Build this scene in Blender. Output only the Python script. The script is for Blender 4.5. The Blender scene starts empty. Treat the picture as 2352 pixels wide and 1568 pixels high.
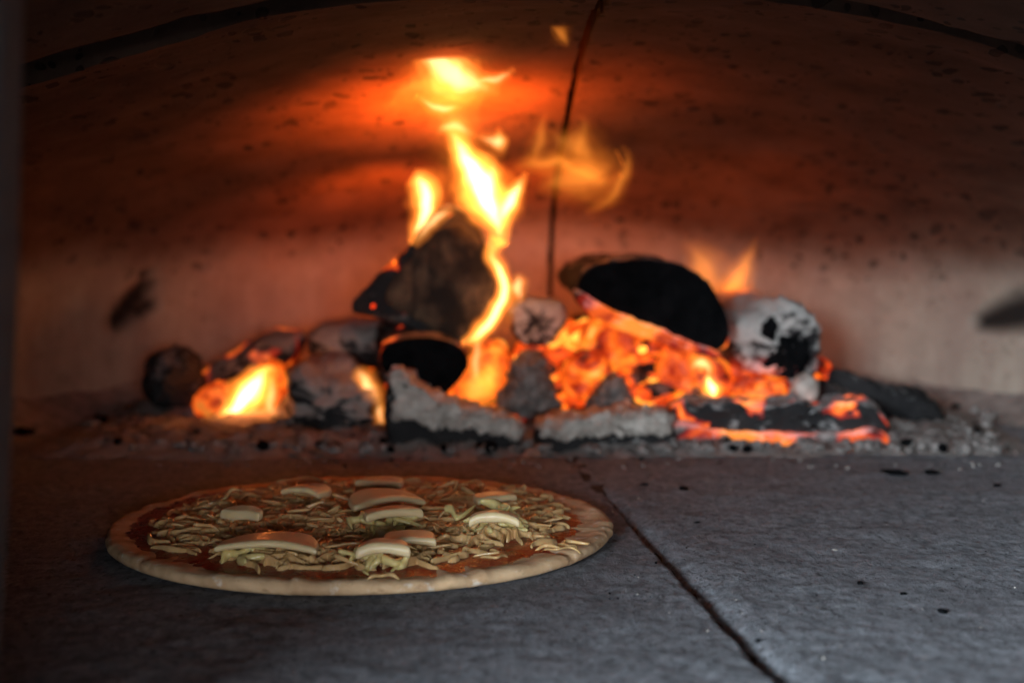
import bpy, bmesh, math, random
from mathutils import Vector, Matrix, noise
from mathutils.bvhtree import BVHTree

random.seed(7)
SC = bpy.context.scene
COL = SC.collection

# ------------------------------------------------------------------ camera
FPX = 3267.0                       # focal length in pixels of a 2352 px wide view
YAW, PITCH = math.radians(0.88), math.radians(4.97)
CAM = Vector((0.0, 0.0, 0.187))
FWD = Vector((math.sin(YAW) * math.cos(PITCH), math.cos(YAW) * math.cos(PITCH), -math.sin(PITCH)))
RGT = Vector((math.cos(YAW), -math.sin(YAW), 0.0))
UPV = RGT.cross(FWD)
cd = bpy.data.cameras.new('camera')
cd.lens, cd.sensor_width = 50.0, 36.0
cd.clip_start, cd.clip_end = 0.02, 50.0
cd.dof.use_dof = True
cd.dof.focus_distance = 0.775
cd.dof.aperture_fstop = 5.0
cam = bpy.data.objects.new('camera', cd)
m3 = Matrix((RGT, UPV, -FWD)).transposed()
cam.matrix_world = Matrix.Translation(CAM) @ m3.to_4x4()
COL.objects.link(cam)
SC.camera = cam

# ------------------------------------------------------------------ light
w = bpy.data.worlds.new('World'); SC.world = w; w.use_nodes = True
bg = w.node_tree.nodes['Background']
bg.inputs[0].default_value = (0.62, 0.80, 1.0, 1); bg.inputs[1].default_value = 0.045
ld = bpy.data.lights.new('daylight_window', 'AREA')
ld.shape = 'RECTANGLE'; ld.size, ld.size_y = 2.6, 0.48
ld.energy = 345; ld.color = (0.78, 0.91, 1.0)
tgt = Vector((0.05, 0.45, 0.12))
def daylight(ld, az, el):
    lo = bpy.data.objects.new(ld.name, ld); COL.objects.link(lo)
    az, el = math.radians(az), math.radians(el)
    lo.location = tgt + 3.0 * Vector((-math.sin(az) * math.cos(el), -math.cos(az) * math.cos(el), math.sin(el)))
    lo.rotation_euler = (tgt - lo.location).to_track_quat('-Z', 'Y').to_euler()
daylight(ld, 42, 10.2)
lf = bpy.data.lights.new('daylight_opposite', 'AREA')      # the rest of the daylight that comes straight in at the mouth
lf.shape = 'RECTANGLE'; lf.size, lf.size_y = 1.5, 0.4; lf.energy = 38; lf.color = (0.90, 0.95, 1.0)
daylight(lf, -4, 4)

vs = SC.view_settings
vs.view_transform = 'Standard'; vs.look = 'None'; vs.exposure = 0.0; vs.gamma = 1.0; vs.use_curve_mapping = False
cy = SC.cycles
cy.use_denoising = True
cy.use_adaptive_sampling = True; cy.adaptive_threshold = 0.02
cy.max_bounces = 8; cy.diffuse_bounces = 2; cy.glossy_bounces = 3; cy.transmission_bounces = 4
cy.volume_bounces = 0; cy.transparent_max_bounces = 40
cy.sample_clamp_indirect = 4.0
cy.caustics_reflective = False; cy.caustics_refractive = False

# ------------------------------------------------------------------ helpers
def ray(px, py):
    return (FWD + RGT * ((px - 1176) / FPX) + UPV * ((784 - py) / FPX))
def at(px, py, Y):
    d = ray(px, py); return CAM + d * ((Y - CAM.y) / d.y)
def at_z(px, py, z=0.0):
    d = ray(px, py); return CAM + d * ((z - CAM.z) / d.z)
def fbm(p, s, oct=4):
    return noise.fractal(Vector(p) * s, 0.9, 2.1, oct, noise_basis='PERLIN_ORIGINAL')
def smooth(a, b, x):
    t = min(1, max(0, (x - a) / (b - a))); return t * t * (3 - 2 * t)

def obj(name, me, material=None, parent=None, flat=False):
    if parent is not None:
        me.transform(Matrix.Translation(-parent.location))
    o = bpy.data.objects.new(name, me); COL.objects.link(o)
    if material is not None:
        me.materials.clear(); me.materials.append(material)
    if not flat:
        me.shade_smooth()
    if parent is not None:
        o.parent = parent
    return o
def mesh(name, v, f):
    me = bpy.data.meshes.new(name); me.from_pydata([tuple(p) for p in v], [], f); me.update(); return me
def root(name, loc, label=None, cat=None, group=None, kind=None):
    o = bpy.data.objects.new(name, None); o.empty_display_size = 0.02
    COL.objects.link(o); o.location = loc
    return tag(o, label, cat, group, kind)
def tag(o, label=None, cat=None, group=None, kind=None):
    if label: o['label'] = label
    if cat: o['category'] = cat
    if group: o['group'] = group
    if kind: o['kind'] = kind
    return o
def displace(me, amp, freq, amp2=0, freq2=1, oct=4, off=0):
    ns = [v.normal.copy() for v in me.vertices]
    o = Vector((off, off * 1.7, -off))
    for v, n in zip(me.vertices, ns):
        d = amp * fbm(v.co + o, freq, oct)
        if amp2: d += amp2 * fbm(v.co + o, freq2, 3)
        v.co += n * d
    me.update()

# ------------------------------------------------------------------ materials
class NT:
    def __init__(s, name):
        s.m = bpy.data.materials.new(name); s.m.use_nodes = True
        s.t = s.m.node_tree; s.t.nodes.clear()
        s.out = s.t.nodes.new('ShaderNodeOutputMaterial')
    def n(s, typ, **k):
        nd = s.t.nodes.new('ShaderNode' + typ)
        for a, b in k.items():
            if a.startswith('i_'):
                key = a[2:].replace('_', ' ')
                nd.inputs[key].default_value = b
            else: setattr(nd, a, b)
        return nd
    def l(s, a, b): s.t.links.new(a, b)
    def coords(s, scale=(1, 1, 1), gen='Object'):
        tc = s.n('TexCoord'); mp = s.n('Mapping'); mp.inputs['Scale'].default_value = scale
        s.l(tc.outputs[gen], mp.inputs['Vector']); return mp.outputs[0]
    def pos(s, scale=(1, 1, 1)):
        g = s.n('NewGeometry'); mp = s.n('Mapping'); mp.inputs['Scale'].default_value = scale
        s.l(g.outputs['Position'], mp.inputs['Vector']); return mp.outputs[0]
    def noise(s, vec, scale, detail=4, rough=0.55, dist=0.0):
        nd = s.n('TexNoise'); nd.inputs['Scale'].default_value = scale
        nd.inputs['Detail'].default_value = detail; nd.inputs['Roughness'].default_value = rough
        nd.inputs['Distortion'].default_value = dist
        s.l(vec, nd.inputs['Vector']); return nd.outputs['Fac']
    def ramp(s, fac, stops, interp='LINEAR'):
        r = s.n('ValToRGB'); r.color_ramp.interpolation = interp
        el = r.color_ramp.elements
        while len(el) < len(stops): el.new(0.5)
        for e, (p, c) in zip(el, stops):
            e.position = p; e.color = (c if isinstance(c, tuple) else (c, c, c)) + ((1,) if not isinstance(c, tuple) or len(c) == 3 else ())
        s.l(fac, r.inputs[0]); return r.outputs[0]
    def math(s, op, a, b=None, clamp=False):
        nd = s.n('Math', operation=op, use_clamp=clamp)
        for i, x in enumerate((a, b)):
            if x is None: continue
            if isinstance(x, (int, float)): nd.inputs[i].default_value = x
            else: s.l(x, nd.inputs[i])
        return nd.outputs[0]
    def mix(s, fac, a, b, blend='MIX'):
        nd = s.n('MixRGB', blend_type=blend)
        for i, x in enumerate((fac, a, b)):
            if isinstance(x, (int, float)): nd.inputs[i].default_value = x if i == 0 else (x, x, x, 1)
            elif isinstance(x, tuple): nd.inputs[i].default_value = x + (1,)
            else: s.l(x, nd.inputs[i])
        return nd.outputs[0]
    def bump(s, h, strength=0.5, dist=0.002, prev=None):
        b = s.n('Bump'); b.inputs['Strength'].default_value = strength; b.inputs['Distance'].default_value = dist
        s.l(h, b.inputs['Height'])
        if prev is not None: s.l(prev, b.inputs['Normal'])
        return b.outputs[0]
    def bsdf(s, color, rough=0.9, normal=None, spec=0.3, sss=0.0, sssr=(1, 1, 1), ssss=0.003, em=None, ems=1.0, coat=0):
        p = s.n('BsdfPrincipled')
        def put(k, x):
            if isinstance(x, (int, float)): p.inputs[k].default_value = x
            elif isinstance(x, tuple): p.inputs[k].default_value = x + (1,) if len(x) == 3 and p.inputs[k].type == 'RGBA' else x
            else: s.l(x, p.inputs[k])
        put('Base Color', color); put('Roughness', rough); put('Specular IOR Level', spec)
        if sss:
            put('Subsurface Weight', sss); p.inputs['Subsurface Radius'].default_value = sssr; put('Subsurface Scale', ssss)
        if normal is not None: s.l(normal, p.inputs['Normal'])
        if em is not None: put('Emission Color', em); put('Emission Strength', ems)
        if coat: put('Coat Weight', coat); put('Coat Roughness', 0.15)
        s.l(p.outputs[0], s.out.inputs['Surface']); return s.m
    def up(s):
        g = s.n('NewGeometry'); x = s.n('SeparateXYZ'); s.l(g.outputs['Normal'], x.inputs[0]); return x.outputs['Z']
    def height(s):
        g = s.n('NewGeometry'); x = s.n('SeparateXYZ'); s.l(g.outputs['Position'], x.inputs[0]); return x.outputs['Z']

def mat_clay():
    t = NT('refractory_clay'); p = t.pos()
    n1 = t.noise(p, 9, 5); n2 = t.noise(p, 60, 4); n3 = t.noise(t.pos((1, 1, 0.25)), 34, 4)
    z = t.math('ADD', t.height(), t.math('MULTIPLY', t.math('SUBTRACT', n3, 0.5), 0.03))
    z = t.math('ADD', z, t.math('MULTIPLY', t.math('SUBTRACT', n1, 0.5), 0.035))
    gx = t.n('SeparateXYZ'); t.l(p, gx.inputs[0])          # the fire burns the soot off the wall above it
    dx = t.math('DIVIDE', t.math('SUBTRACT', gx.outputs['X'], 0.04), 0.17)
    bell = t.math('EXPONENT', t.math('MULTIPLY', t.math('MULTIPLY', dx, dx), -1.0))
    z = t.math('SUBTRACT', z, t.math('MULTIPLY', bell, 0.042))
    soot = t.n('MapRange', interpolation_type='SMOOTHSTEP'); t.l(z, soot.inputs[0])
    soot.inputs[1].default_value = 0.118; soot.inputs[2].default_value = 0.168
    clean = t.mix(n2, (0.27, 0.228, 0.182), (0.44, 0.375, 0.305))
    clean = t.mix(t.ramp(n3, [(0.35, 0.55), (0.6, 0.0)]), clean, (0.25, 0.18, 0.15))
    dark = t.mix(t.ramp(t.noise(p, 17, 6, 0.65), [(0.3, 0.0), (0.7, 1.0)]), (0.072, 0.039, 0.027), (0.150, 0.083, 0.057))
    c = t.mix(soot.outputs[0], clean, dark)
    # soot filled pits
    dv = t.n('TexNoise'); dv.inputs['Scale'].default_value = 30; t.l(p, dv.inputs['Vector'])
    pv = t.n('VectorMath', operation='SCALE'); t.l(dv.outputs['Color'], pv.inputs[0]); pv.inputs['Scale'].default_value = 0.022
    pa = t.n('VectorMath', operation='ADD'); t.l(t.pos((1, 0.62, 1)), pa.inputs[0]); t.l(pv.outputs[0], pa.inputs[1])
    def pits(scale, lim, gate):
        v = t.n('TexVoronoi'); v.inputs['Scale'].default_value = scale; t.l(pa.outputs[0], v.inputs['Vector'])
        sx = t.n('SeparateColor'); t.l(v.outputs['Color'], sx.inputs[0])
        r = t.math('MULTIPLY', t.math('SUBTRACT', sx.outputs[0], gate, True), lim)
        return t.math('DIVIDE', t.math('SUBTRACT', r, v.outputs['Distance'], True), 0.07, True)
    pt = t.math('MAXIMUM', pits(78, 0.85, 0.40), pits(150, 0.85, 0.50))
    pt = t.math('MULTIPLY', pt, t.math('MULTIPLY', t.math('ADD', 0.22, soot.outputs[0], True), t.ramp(t.noise(p, 13, 3), [(0.36, 0.05), (0.58, 1.0)])))
    c = t.mix(t.math('MULTIPLY', pt, 0.8), c, (0.022, 0.015, 0.012))
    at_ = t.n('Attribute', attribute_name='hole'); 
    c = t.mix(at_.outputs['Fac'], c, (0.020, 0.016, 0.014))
    h = t.math('SUBTRACT', t.math('MULTIPLY', n2, 0.4), pt)
    return t.bsdf(c, 0.95, t.bump(h, 0.6, 0.004), 0.15)

def mat_floor():
    t = NT('hearth_stone'); p = t.pos()
    st = t.noise(t.pos((1, 0.62, 1)), 170, 8, 0.72, 0.2)
    fine = t.noise(p, 700, 4, 0.65); big = t.noise(p, 11, 5)
    c = t.mix(t.ramp(st, [(0.32, 0.0), (0.66, 1.0)]), (0.10, 0.106, 0.122), (0.40, 0.416, 0.455))
    c = t.mix(t.ramp(big, [(0.35, 0.0), (0.7, 0.55)]), c, (0.20, 0.18, 0.195))
    c = t.mix(t.ramp(t.noise(t.pos((1, 0.6, 1)), 230, 4, 0.6), [(0.58, 0.0), (0.68, 0.9)]), c, (0.085, 0.08, 0.088))
    c = t.mix(t.ramp(t.noise(p, 46, 5, 0.6), [(0.52, 0.0), (0.72, 0.6)]), c, (0.09, 0.092, 0.10))
    c = t.mix(t.ramp(t.noise(p, 420, 2), [(0.70, 0.0), (0.76, 0.8)]), c, (0.035, 0.035, 0.04))
    c = t.mix(t.ramp(t.noise(t.pos((0.7, 1, 1)), 330, 2), [(0.71, 0.0), (0.77, 0.6)]), c, (0.66, 0.65, 0.66))
    h = t.math('ADD', t.math('MULTIPLY', st, 1.0), t.math('MULTIPLY', fine, 0.35))
    return t.bsdf(c, 0.85, t.bump(h, 1.0, 0.005), 0.25)

def mat_simple(name, a, b, scale=60, rough=0.9, bump=0.5, dist=0.002, spec=0.2, stretch=(1, 1, 1)):
    t = NT(name); p = t.pos(stretch); n = t.noise(p, scale, 5, 0.6)
    return t.bsdf(t.mix(t.ramp(n, [(0.3, 0.0), (0.7, 1.0)]), a, b), rough, t.bump(t.noise(p, scale * 2.3, 5, 0.6), bump, dist), spec)

def mat_coal(name, ash=0.5, glow=0.0, hot=1.0, pale=(0.56, 0.51, 0.47), scale=70, glow_lo=0.52, glow_hi=0.66, low=None, cracks=True):
    """charcoal: black with pale ash lying on top; glow shows in fissures"""
    t = NT(name); p = t.pos()
    n = t.noise(p, scale, 6, 0.65); n2 = t.noise(p, scale * 0.45, 4, 0.6)
    up = t.up()
    a = t.math('ADD', t.math('MULTIPLY', up, 0.55), t.math('MULTIPLY', t.math('SUBTRACT', n, 0.5), 2.2))
    a = t.math('ADD', a, ash - 0.5)
    am = t.ramp(a, [(0.15, 0.0), (0.42, 1.0)])
    black = t.mix(n2, (0.012, 0.012, 0.014), (0.045, 0.042, 0.042))
    white = t.mix(t.noise(p, scale * 2.5, 4), tuple(x * 0.55 for x in pale), pale)
    c = t.mix(am, black, white)
    h = t.math('ADD', n, t.math('MULTIPLY', t.noise(p, scale * 4, 4), 0.4))
    nm = t.bump(h, 0.8, 0.004)
    if not glow: return t.bsdf(c, 0.92, nm, 0.15)
    g = t.noise(p, scale * 0.5, 3, 0.5, 0.5)
    gm = t.ramp(g, [(glow_lo, 0.0), (glow_hi, 1.0)])
    if low is not None:
        zz = t.n('MapRange', interpolation_type='SMOOTHSTEP'); t.l(t.height(), zz.inputs[0])
        zz.inputs[1].default_value = low[0]; zz.inputs[2].default_value = low[1]; zz.inputs[3].default_value = 1; zz.inputs[4].default_value = 0
        gm = t.math('MULTIPLY', gm, zz.outputs[0])
    col = t.ramp(gm, [(0.0, (0.0, 0.0, 0.0)), (0.25, (0.35, 0.012, 0.002)), (0.6, (0.95, 0.13, 0.010)), (1.0, (1.15 * hot, 0.30 * hot, 0.035 * hot))])
    return t.bsdf(c, 0.92, nm, 0.15, em=col, ems=glow)

def mat_ember():
    t = NT('glowing_ember'); p = t.pos()
    g = t.noise(p, 30, 5, 0.60, 1.0)
    col = t.ramp(g, [(0.36, (0.06, 0.003, 0.001)), (0.45, (0.55, 0.028, 0.002)), (0.53, (1.0, 0.12, 0.007)), (0.62, (1.25, 0.34, 0.025)), (0.72, (1.8, 0.85, 0.20))])
    am = t.ramp(t.noise(p, 95, 5), [(0.45, 0.0), (0.62, 1.0)])
    c = t.mix(am, (0.02, 0.016, 0.015), (0.18, 0.11, 0.09))
    return t.bsdf(c, 0.95, t.bump(t.noise(p, 160, 5), 0.7, 0.003), 0.1, em=col, ems=1.0)

def mat_flat_emit(name, col, s):
    t = NT(name); return t.bsdf((0.05, 0.02, 0.01), 0.9, None, 0.1, em=col, ems=s)

def mat_flame(name, col, dens, k=0.6):
    """glowing gas: brightness grows with the thickness of flame one looks through"""
    t = NT(name)
    e = t.n('Emission'); e.inputs['Color'].default_value = col + (1,); e.inputs['Strength'].default_value = dens
    t.l(e.outputs[0], t.out.inputs['Volume'])
    return t.m

def mat_log_end():
    t = NT('cut_wood_end'); p = t.pos((1, 0.3, 1))
    n = t.noise(t.pos((2.2, 0.4, 0.6)), 45, 5, 0.6, 1.0)
    c = t.mix(t.ramp(n, [(0.35, 0.0), (0.68, 1.0)]), (0.028, 0.022, 0.017), (0.17, 0.115, 0.07))
    c = t.mix(t.ramp(t.noise(p, 22, 4), [(0.42, 1.0), (0.6, 0.0)]), c, (0.018, 0.015, 0.013))
    return t.bsdf(c, 0.85, t.bump(n, 0.7, 0.003), 0.2)

def mat_dough():
    t = NT('baked_dough'); p = t.pos()
    n = t.noise(p, 38, 5, 0.6); n2 = t.noise(p, 170, 4); n3 = t.noise(t.pos((1, 1, 2)), 80, 5)
    c = t.mix(n2, (0.60, 0.375, 0.20), (0.80, 0.565, 0.35))
    c = t.mix(t.ramp(n, [(0.46, 0.0), (0.64, 0.7)]), c, (0.48, 0.27, 0.14))
    c = t.mix(t.ramp(n3, [(0.60, 0.0), (0.70, 0.7)]), c, (0.30, 0.15, 0.075))
    c = t.mix(t.ramp(t.noise(p, 120, 3), [(0.60, 0.0), (0.70, 0.6)]), c, (0.86, 0.80, 0.70))
    return t.bsdf(c, 0.75, t.bump(t.math('ADD', n2, n3), 0.45, 0.0012), 0.25, sss=0.15, sssr=(1, 0.6, 0.35), ssss=0.003)

def mat_sauce():
    t = NT('tomato_sauce'); p = t.pos(); n = t.noise(p, 120, 5, 0.6)
    c = t.mix(n, (0.12, 0.006, 0.003), (0.33, 0.026, 0.008))
    return t.bsdf(c, t.ramp(n, [(0.3, 0.18), (0.7, 0.45)]), t.bump(t.noise(p, 330, 4), 0.8, 0.0012), 0.5)

def mat_cheese(name, a, b, rough=0.32):
    t = NT(name); p = t.pos(); n = t.noise(p, 70, 4)
    c = t.mix(n, a, b)
    return t.bsdf(c, rough, t.bump(t.noise(p, 420, 3), 0.25, 0.0006), 0.5, sss=0.35, sssr=(1.0, 0.7, 0.35), ssss=0.004)

M_CLAY, M_FLOOR = mat_clay(), mat_floor()
M_DARK = mat_simple('gap_shade_black', (0.006, 0.006, 0.007), (0.02, 0.018, 0.017), 50)  # near black puts shade into the seam edges and the shell behind the gaps
M_JOINT = mat_simple('joint_sand', (0.02, 0.014, 0.011), (0.075, 0.046, 0.03), 300)
M_FACE = mat_simple('oven_front_plaster', (0.09, 0.092, 0.092), (0.15, 0.152, 0.15), 40)
M_ASH = mat_simple('pale_ash', (0.36, 0.31, 0.27), (0.74, 0.68, 0.62), 90, 0.97, 0.9, 0.004, 0.05)
M_ASHF = mat_simple('grey_ash_powder', (0.10, 0.09, 0.085), (0.40, 0.36, 0.34), 120, 0.97, 0.9, 0.004, 0.05)
M_CHAR = mat_simple('black_char', (0.002, 0.0025, 0.003), (0.008, 0.008, 0.009), 70, 0.95, 0.9, 0.004, 0.04)
M_END = mat_log_end()
M_EMBER = mat_ember()
M_DOUGH, M_SAUCE = mat_dough(), mat_sauce()
M_CHEESE = mat_cheese('melting_cheese', (0.54, 0.28, 0.10), (0.80, 0.54, 0.265), 0.20)
M_SLICE = mat_cheese('pale_slice', (0.74, 0.53, 0.27), (0.86, 0.68, 0.41), 0.34)
M_YELLOW = mat_cheese('yellow_green_strip', (0.64, 0.48, 0.17), (0.80, 0.65, 0.31), 0.2)

# ------------------------------------------------------------------ oven
CX, CY, RX, RY, EX = 0.05, 0.85, 0.54, 0.70, 2.4
HR = [(0.0, .313), (.2, .311), (.41, .289), (.63, .254), (.8, .222), (.90, .195), (.96, .168), (.99, .13), (1.0, .09), (1.0, 0.045), (1.0, -0.01)]
def prof(t):                       # t in 0..1 along the profile, smooth interpolation
    x = t * (len(HR) - 1); i = min(int(x), len(HR) - 2); f = x - i
    p0, p1, p2, p3 = HR[max(0, i - 1)], HR[i], HR[i + 1], HR[min(len(HR) - 1, i + 2)]
    return tuple(0.5 * (2 * b + (c - a) * f + (2 * a - 5 * b + 4 * c - d) * f * f + (3 * b - a - 3 * c + d) * f ** 3) for a, b, c, d in zip(p0, p1, p2, p3))
def plan(th):
    c, s = math.cos(th), math.sin(th)
    r = (abs(c) ** EX + abs(s) ** EX) ** (-1 / EX)
    return c * r, s * r
def dome_mesh(grow, nth, nt, ycut, amp):
    v, f = [], []
    for j in range(nt + 1):
        r, z = prof(0.02 + 0.98 * j / nt)
        for i in range(nth):
            c, s = plan(2 * math.pi * i / nth)
            p = Vector((CX + c * (RX * r + grow * r), CY + s * (RY * r + grow * r), z + grow * min(1, max(0, z / 0.2))))
            if amp: p += Vector((c, s, 0.6)).normalized() * amp * fbm(p, 14, 3)
            v.append(p)
    for j in range(nt):
        for i in range(nth):
            a, b = j * nth + i, j * nth + (i + 1) % nth
            f.append((a, a + nth, b + nth, b))
    v.append(Vector((CX, CY, prof(0)[1] + grow)))
    for i in range(nth): f.append((len(v) - 1, i, (i + 1) % nth))
    me = mesh('dome', v, f)
    bm = bmesh.new(); bm.from_mesh(me)
    bmesh.ops.bisect_plane(bm, geom=bm.verts[:] + bm.edges[:] + bm.faces[:], plane_co=(0, ycut, 0), plane_no=(0, 1, 0), clear_inner=True)
    bm.to_mesh(me); bm.free(); return me

dome = root('oven_dome', (CX, CY, 0), kind='structure')
src = dome_mesh(0, 420, 110, 0.825, 0.004)
bvh = BVHTree.FromPolygons([v.co for v in src.vertices], [p.vertices for p in src.polygons])
def hit(px, py):
    d = ray(px, py).normalized(); return bvh.ray_cast(CAM, d)[0]
# two hollows in the wall where lifting eyes were
holes = [([(272, 738), (300, 705), (322, 680), (340, 655)], [0.010, .013, .012, 0.007]), ([(338, 632), (340, 628)], [0.005, .005]), ([(330, 715), (345, 700)], [.006, .006]),
         ([(2255, 740), (2300, 728), (2350, 715), (2400, 712)], [0.008, .014, .018, .018])]
hp = []
for pts, rs in holes:
    P = [hit(*q) for q in pts]
    for k in range(len(P) - 1):
        for s in range(6):
            u = s / 6; hp.append((P[k].lerp(P[k + 1], u), rs[k] * (1 - u) + rs[k + 1] * u))
    hp.append((P[-1], rs[-1]))
SEAM = 0.066
def half(side):
    bm = bmesh.new(); bm.from_mesh(src)
    bmesh.ops.bisect_plane(bm, geom=bm.verts[:] + bm.edges[:] + bm.faces[:], plane_co=(SEAM + side * 0.0027, 0, 0), plane_no=(side, 0.0, 0), clear_inner=True)
    me = bpy.data.meshes.new('dome_half'); bm.to_mesh(me); bm.free()
    ns = [v.normal.copy() for v in me.vertices]
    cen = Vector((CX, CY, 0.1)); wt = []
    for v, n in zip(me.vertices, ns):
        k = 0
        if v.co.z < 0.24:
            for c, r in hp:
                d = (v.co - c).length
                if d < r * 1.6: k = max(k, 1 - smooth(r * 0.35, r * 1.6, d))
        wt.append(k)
        # crumbly edge along the seam
        e = abs(v.co.x - SEAM)
        if e < 0.006: v.co.x += side * max(0, 0.0025 * fbm(v.co, 60, 3))
        if k: v.co += (v.co - cen).normalized() * 0.012 * k
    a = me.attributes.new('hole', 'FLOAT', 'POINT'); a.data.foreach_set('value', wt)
    bm = bmesh.new(); bm.from_mesh(me)
    ring = bmesh.ops.extrude_edge_only(bm, edges=[e for e in bm.edges if e.is_boundary])
    for q in ring['geom']:
        if isinstance(q, bmesh.types.BMFace): q.material_index = 1
        if isinstance(q, bmesh.types.BMVert): q.co += (q.co - cen).normalized() * 0.09
    bm.to_mesh(me); bm.free()
    o = obj('dome_segment', me, M_CLAY, dome); me.materials.append(M_DARK); return o
half(-1); half(1)
shell = obj('light_block_shell', dome_mesh(0.12, 90, 40, 0.40, 0), M_DARK, dome)  # added outer shell, stops light leaking in through the seam and flue gap

# entry vault between the oven front and the dome
vault = root('entry_vault', (0.034, 0.6, 0), kind='structure')
v, f = [], []
NXV, NYV = 160, 36
def zv(x): return 0.310 - (x - 0.034) ** 2 / 1.64
for j in range(NYV + 1):
    y = 0.44 + (0.745 - 0.44) * j / NYV
    for i in range(NXV + 1):
        x = -0.66 + 1.39 * i / NXV
        p = Vector((x, y, max(-0.01, zv(x)))); p.z += 0.002 * fbm(p, 20, 4)
        if j == NYV: p.z += 0.002
        v.append(p)
W = NXV + 1
for j in range(NYV):
    for i in range(NXV):
        a = j * W + i; f.append((a, a + 1, a + W + 1, a + W))
nv = len(v)
for p in v[:nv]: f  # upper side
up = [(p[0], p[1], p[2] + 0.03) for p in v]
v2 = v + up
f2 = f + [tuple(reversed([k + nv for k in q])) for q in f]
for i in range(NXV):
    a = NYV * W + i; f2.append((a, a + 1, a + 1 + nv, a + nv))
    a = i; f2.append((a + 1, a, a + nv, a + 1 + nv))
obj('vault_lining', mesh('vault', v2, f2), M_CLAY, vault)

# front plate with the mouth opening
front = root('oven_front', (0.05, 0.44, 0), kind='structure')
prof_in = []
for (px, py) in [(-30, 1900), (8, 1350), (22, 1100), (36, 820), (44, 560), (50, 250), (54, 0)]:
    q = at(px, py, 0.45); prof_in.append((q.x, q.z if px > 0 else -0.01))
zl = prof_in[-1][1]; xl = prof_in[-1][0]
for k in range(1, 24):
    u = k / 24; a = math.pi * (1 - u)
    xx = 0.5 * (xl + 0.34) + 0.5 * (0.34 - xl) * math.cos(a)
    prof_in.append((xx, zl + 0.045 * math.sin(a)))
prof_in += [(0.345, 0.2), (0.355, 0.1), (0.36, -0.01)]
v, f = [], []
for y0 in (0.40, 0.45):
    for x, z in prof_in: v.append((x, y0, z))
    for i, (x, z) in enumerate(prof_in):
        u = i / (len(prof_in) - 1)
        if z < zl - 0.001 and i < 8: v.append((-0.75, y0, z))
        elif i > len(prof_in) - 4: v.append((0.85, y0, z))
        else: v.append((-0.75 + 1.6 * smooth(0.1, 0.9, u), y0, 0.46))
n = len(prof_in)
for i in range(n - 1):
    f += [(i, i + 1, n + i + 1, n + i), (3 * n + i, 3 * n + i + 1, 2 * n + i + 1, 2 * n + i), (2 * n + i, 2 * n + i + 1, i + 1, i)]
obj('front_plate', mesh('front', v, f), M_FACE, front)

# ------------------------------------------------------------------ hearth floor: slabs with an open joint
floor = root('oven_floor', (0.05, 1.0, 0), kind='structure')
J0, J1 = at_z(1440, 1190), at_z(1792, 1568)
jd = (J1 - J0); jd.z = 0; slope = jd.x / jd.y
def jx(y): return J0.x + (y - J0.y) * slope + 0.0012 * fbm((y, 0, 3), 40, 3)
def slab(side):
    v, f = [], []
    NX, NY = 190, 300
    ys = [0.36 + 1.24 * (j / NY) ** 1.25 for j in range(NY + 1)]
    for y in ys:
        xe = jx(y) + side * 0.0016 * (1 - 0.9 * smooth(0.83, 0.98, y))
        for i in range(NX + 1):
            d = 0.66 * (i / NX) ** 1.9           # distance from the joint
            x = xe + side * d
            q = Vector((x, y, 0))
            z = 0.0007 * fbm(q, 26, 4) + 0.00045 * fbm((x * 0.5, y, 1), 130, 4)
            if side > 0:
                wear = 0.017 + 0.012 * max(-0.6, fbm((y, 2.0, 0), 9, 2)) + 0.011 * math.exp(-((y - 0.735) / 0.055) ** 2)
                dep = 0.0085
                z += 0.0012
            else:
                wear = 0.004 + 0.003 * fbm((y, 5.0, 0), 20, 3); dep = 0.0016
            wear = max(0.002, wear + 0.004 * fbm((x, y, 4), 60, 3))
            wear *= 1 - .7 * smooth(0.85, 1.0, y); dep *= 1 - .8 * smooth(0.85, 1.0, y)
            if d < wear:
                u = 1 - d / wear; z -= dep * (u * u * 0.7 + 0.3 * u ** 6) 
            if i == 0: z -= 0.0005
            v.append((x, y, z))
    W = NX + 1
    for j in range(NY):
        for i in range(NX):
            a = j * W + i; q = (a, a + 1, a + W + 1, a + W)
            f.append(q if side > 0 else tuple(reversed(q)))
    # walls of the joint
    b = len(v)
    for j in range(NY + 1):
        p = v[j * W]; v.append((p[0] , p[1], -0.03))
    for j in range(NY):
        q = (j * W, (j + 1) * W, b + j + 1, b + j); f.append(q if side > 0 else tuple(reversed(q)))
    obj('slab', mesh('slab', v, f), M_FLOOR, floor)
slab(-1); slab(1)
v = []; f = []
for j in range(121):
    y = 0.36 + 1.24 * j / 120
    for i in range(5):
        x = jx(y) + (i - 2) * 0.003
        v.append((x, y, -0.0062 + 0.0026 * fbm((x, y, 0), 70, 4) + 0.0062 * smooth(0.84, 1.0, y)))
for j in range(120):
    for i in range(4):
        a = j * 5 + i; f.append((a, a + 1, a + 6, a + 5))
obj('joint_fill', mesh('joint', v, f), M_JOINT, floor)

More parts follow.
